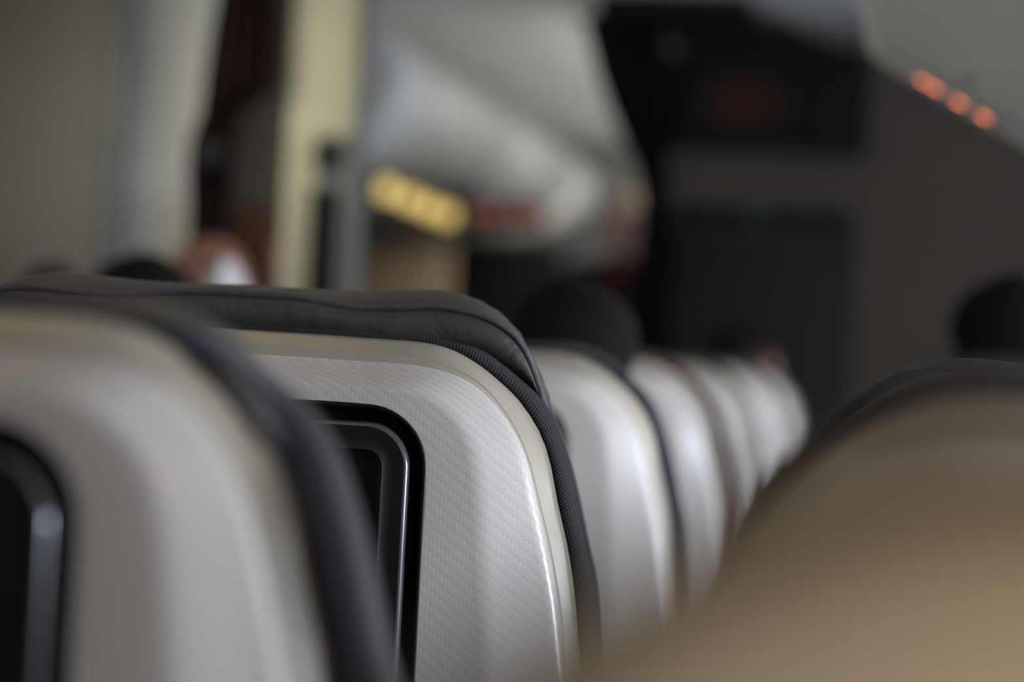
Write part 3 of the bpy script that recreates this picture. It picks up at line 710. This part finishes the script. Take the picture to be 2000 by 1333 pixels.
def person(label, loc, top, skin, hair, hairstyle, shirt, trousers, pose='sit', turn=0.0, facing=1, lean=0.0, tilt=0.0, group=None, scarf=None):
    """loc: floor point under the pelvis; top: height of the crown; turn: head turned (radians, + = to the right of the body)
       facing +1 looks along +Y"""
    root = thing('person', label, 'person', loc, group, 0.0 if facing > 0 else math.pi)
    V = Vector
    if pose == 'sit':
        seat = 0.47; s = (top-seat)/0.86
        hip = V((0, 0, seat+0.095)); ch = V((lean*0.5, 0.0, seat+0.40*s)); sh = V((lean*0.8, -0.01, seat+0.545*s)); hd = V((lean, 0.02, seat+0.745*s))
        hips = [V((x*0.09, 0.0, seat+0.085)) for x in (-1, 1)]; knees = [V((x*0.11, 0.37, seat+0.06)) for x in (-1, 1)]; ank = [V((x*0.11, 0.39, 0.09)) for x in (-1, 1)]
    else:
        s = top/1.70
        hip = V((0, 0, 0.92*s)); ch = V((0, 0.0, 1.22*s)); sh = V((0, -0.01, 1.40*s)); hd = V((0, 0.02, 1.585*s))
        hips = [V((x*0.09, 0, 0.90*s)) for x in (-1, 1)]; knees = [V((x*0.10, 0.02, 0.49*s)) for x in (-1, 1)]; ank = [V((x*0.10, -0.01, 0.08)) for x in (-1, 1)]
    hs = max(min(s, 1.05), 0.92)
    RH = (Matrix.Rotation(tilt, 3, 'Y') @ Matrix.Rotation(-turn, 3, 'Z'))
    H = lambda x, y, z: hd+RH @ V((x*hs, y*hs, z*hs))
    bm = bmesh.new()
    # trunk and legs
    capsule(bm, hip, ch, 0.135, 0.125); capsule(bm, hip+V((-0.06, 0, 0)), hip+V((0.06, 0, 0)), 0.115, 0.115)
    capsule(bm, ch, sh-V((0, 0, 0.03)), 0.125, 0.10); capsule(bm, sh+V((-0.14*s, 0, -0.02)), sh+V((0.14*s, 0, -0.02)), 0.062, 0.062)
    capsule(bm, sh, H(0, 0.0, -0.06), 0.062, 0.055)
    for i in (0, 1):
        capsule(bm, hips[i], knees[i], 0.082, 0.058); capsule(bm, knees[i], ank[i], 0.056, 0.036)
        capsule(bm, ank[i]+V((0, 0, -0.045)), ank[i]+V((0, 0.15, -0.058)), 0.036, 0.03)
    # arms, hands with separate fingers
    arms = []
    for sx in (-1, 1):
        S_ = sh+V((sx*0.165*s, 0, -0.025))
        if pose == 'sit': E_ = S_+V((sx*0.035, 0.07, -0.27*s)); W_ = V((sx*0.10, E_.y+0.22, seat+0.165)); fd = V((-sx*0.25, 0.95, -0.12)).normalized()
        else: E_ = S_+V((sx*0.03, -0.01, -0.29*s)); W_ = E_+V((-sx*0.005, 0.05, -0.25*s)); fd = V((0, 0.12, -1)).normalized()
        arms.append((S_, E_, W_))
        capsule(bm, S_, E_, 0.050, 0.040); capsule(bm, E_, W_, 0.040, 0.027)
        side = V((sx, 0, 0)); side = (side-fd*side.dot(fd)).normalized(); nrm = fd.cross(side)
        curl = -nrm if nrm.z > 0 else nrm
        if pose != 'sit': curl = V((-sx, 0, 0))
        side = fd.cross(curl).normalized()
        P_ = W_+fd*0.05
        for j in range(4): capsule(bm, W_+fd*0.012+side*(j-1.5)*0.010, P_+fd*0.035+side*(j-1.5)*0.0195, 0.016, 0.0125, 10, 4)
        for j, ln in enumerate((0.066, 0.078, 0.073, 0.056)):
            b0 = P_+fd*0.035+side*(j-1.5)*0.0205; b1 = b0+fd*ln*0.5+curl*0.006; b2 = b1+fd*ln*0.40+curl*0.018
            capsule(bm, b0, b1, 0.0092, 0.0085, 10, 4); capsule(bm, b1, b2, 0.0085, 0.0068, 10, 4)
        th = side if side.x*sx < 0 else -side
        t0 = W_+fd*0.03+th*0.026; t1 = t0+fd*0.03+th*0.022+curl*0.006; t2 = t1+fd*0.030+th*0.006+curl*0.006
        capsule(bm, t0, t1, 0.0125, 0.0105, 10, 4); capsule(bm, t1, t2, 0.0105, 0.008, 10, 4)
    # head: skull, jaw, nose, brows, lips, ears
    ell(bm, H(0, -0.012, 0.025), (0.074*hs, 0.094*hs, 0.090*hs), RH); ell(bm, H(0, 0.022, -0.045), (0.056*hs, 0.062*hs, 0.066*hs), RH); ell(bm, H(0, 0.055, -0.095), (0.026*hs, 0.024*hs, 0.02*hs), RH)
    capsule(bm, H(0, 0.080, 0.005), H(0, 0.100, -0.030), 0.009, 0.014, 10, 4)
    for sx in (-1, 1):
        capsule(bm, H(sx*0.014, 0.078, 0.018), H(sx*0.046, 0.068, 0.018), 0.009, 0.007, 10, 4)
        ell(bm, H(sx*0.077, -0.010, -0.012), (0.010*hs, 0.020*hs, 0.032*hs), RH)
        ell(bm, H(sx*0.036, 0.060, -0.030), (0.022*hs, 0.018*hs, 0.018*hs), RH)
    capsule(bm, H(-0.020, 0.078, -0.062), H(0.020, 0.078, -0.062), 0.007, 0.007, 10, 4)
    remeshed('body', bm, 0.0062, skin, root, 3)
    for sx in (-1, 1):
        b = bmesh.new(); ell(b, H(sx*0.031, 0.0735, -0.002), (0.0115*hs, 0.0085*hs, 0.0085*hs), RH); link('eye', b, M_EYE, root)
    # hair
    if hairstyle:
        b = bmesh.new()
        if hairstyle == 'fringe':      # bald crown: pale hair patches on the right side only
            for a in range(150, 193, 10):
                t = math.radians(a+180); ell(b, H(0.075*math.cos(t), -0.012+0.094*math.sin(t), 0.004), (0.016, 0.016, 0.040), None)
            ell(b, H(0.076, -0.030, 0.026), (0.017, 0.060, 0.046), None)
        else:
            ell(b, H(0, -0.022, 0.034), (0.083*hs, 0.100*hs, 0.094*hs), RH)
            ell(b, H(0, -0.062, -0.02), (0.072*hs, 0.062*hs, 0.080*hs), RH)
            if hairstyle == 'long':
                for sx in (-1, 0, 1): capsule(b, H(sx*0.055, -0.055, 0.0), H(sx*0.065, -0.065, -0.16), 0.045, 0.034)
            if hairstyle == 'bun': ell(b, H(0, -0.125, 0.06), (0.042, 0.042, 0.042), None)
            if hairstyle == 'full':
                ell(b, H(0, -0.02, 0.030), (0.112*hs, 0.112*hs, 0.092*hs), RH); ell(b, H(0, -0.05, -0.03), (0.105*hs, 0.08*hs, 0.09*hs), RH)
        remeshed('hair', b, 0.007, hair, root, 2)
    # clothes
    b = bmesh.new()
    capsule(b, hip+V((0, 0, 0.05)), ch, 0.146, 0.137); capsule(b, ch, sh-V((0, 0, 0.03)), 0.137, 0.11); capsule(b, sh+V((-0.14*s, 0, -0.02)), sh+V((0.14*s, 0, -0.02)), 0.072, 0.072)
    for S_, E_, W_ in arms: capsule(b, S_, E_, 0.060, 0.050); capsule(b, E_, E_.lerp(W_, 0.9), 0.050, 0.037)
    remeshed('jacket', b, 0.012, CL[shirt], root, 3)
    b = bmesh.new()
    capsule(b, hip+V((-0.06, 0, 0)), hip+V((0.06, 0, 0)), 0.128, 0.128)
    for i in (0, 1): capsule(b, hips[i], knees[i], 0.093, 0.069); capsule(b, knees[i], ank[i]+V((0, 0, 0.02)), 0.066, 0.055)
    remeshed('trousers', b, 0.013, CL[trousers], root, 3)
    for i in (0, 1):
        b = bmesh.new(); capsule(b, ank[i]+V((0, -0.01, -0.04)), ank[i]+V((0, 0.16, -0.05)), 0.045, 0.039); remeshed('shoe', b, 0.012, CL['shoe'], root, 2)
    if scarf:
        b = bmesh.new(); capsule(b, sh+V((-0.035, 0.05, 0.02)), sh+V((0.035, 0.05, 0.02)), 0.05, 0.05); capsule(b, sh+V((0, 0.09, 0.0)), sh+V((0.0, 0.13, -0.10)), 0.03, 0.02)
        remeshed('scarf', b, 0.010, CL[scarf], root, 2)
    return root
def head_at(x, y_top, Y): p = px(x, y_top, Y); return p
DS = 0.30            # pelvis stands this far ahead of the seat's origin
# passengers whose heads rise over the backs
h = head_at(1118, 556, rowY[2]+DS); person('person with thick black hair seated behind the sharp headrest, one row ahead', (XC, rowY[2]+DS, 0), h.z, M_SKIN, M_HBLACK, 'full', 'black', 'grey', lean=h.x-XC)
h = head_at(1462, 640, rowY[6]+DS); person('person with dark hair and bare pale temple in the farthest row', (XC, rowY[6]+DS, 0), h.z, M_SKINR, M_HBLACK, 'short', 'black', 'black', turn=1.15, lean=h.x-XC)
h = head_at(1985, 548, rowY[3]+DS); person('person with black hair at the right edge of the frame', (XR, rowY[3]+DS, 0), h.z, M_SKIN, M_HBLACK, 'full', 'black', 'black', lean=h.x-XR)
# left block
yb = 4.62; h = head_at(416, 459, yb)
seat(h.x-0.02, yb-DS, 'seat under the bald passenger across the left aisle', 'charcoal', 0.045, 0.97, 0.68, group='seats across the left aisle')
person('person with a ruddy bald head and grey hair at its right, left of the aisle', (h.x-0.02, yb, 0), h.z, M_SKINR, M_HGREY, 'fringe', 'grey', 'black', lean=0.02, turn=0.5)
yd = yb-PITCH+0.02; h2_ = head_at(280, 503, yd)
seat(h2_.x, yd-DS, 'seat under the black-haired passenger in front of the bald one', 'charcoal', 0.045, 0.97, 0.68, group='seats across the left aisle')
person('person with spread black hair, left of and nearer than the bald head', (h2_.x, yd, 0), h2_.z, M_SKIN, M_HBLACK, 'full', 'black', 'black', tilt=0.1)
y3 = 4.98; h3_ = head_at(103, 524, y3)
seat(h3_.x, y3-DS, 'seat under the low dark head near the left frame edge', 'charcoal', 0.045, 0.97, 0.62, group='seats across the left aisle')
person('person whose dark crown barely shows near the left frame edge', (h3_.x, y3, 0), h3_.z, M_SKIN, M_HBLACK, 'short', 'grey', 'black')
# standing by the brown curtain
h = head_at(502, 405, 5.62); person('auburn-haired person standing between the brown curtain and the yellow partition', (h.x, 5.62, 0), h.z, M_SKINR, M_HBROWN, 'long', 'black', 'black', 'stand', turn=0.4)
# cabin attendant half hidden by the black curtain
h = head_at(1222, 372, 8.0); person('fair-haired person in black with a red scarf, half hidden by the black curtain', (h.x, 8.0, 0), h.z, M_SKINF, M_HFAIR, 'bun', 'black', 'black', 'stand', facing=-1, scarf='red')
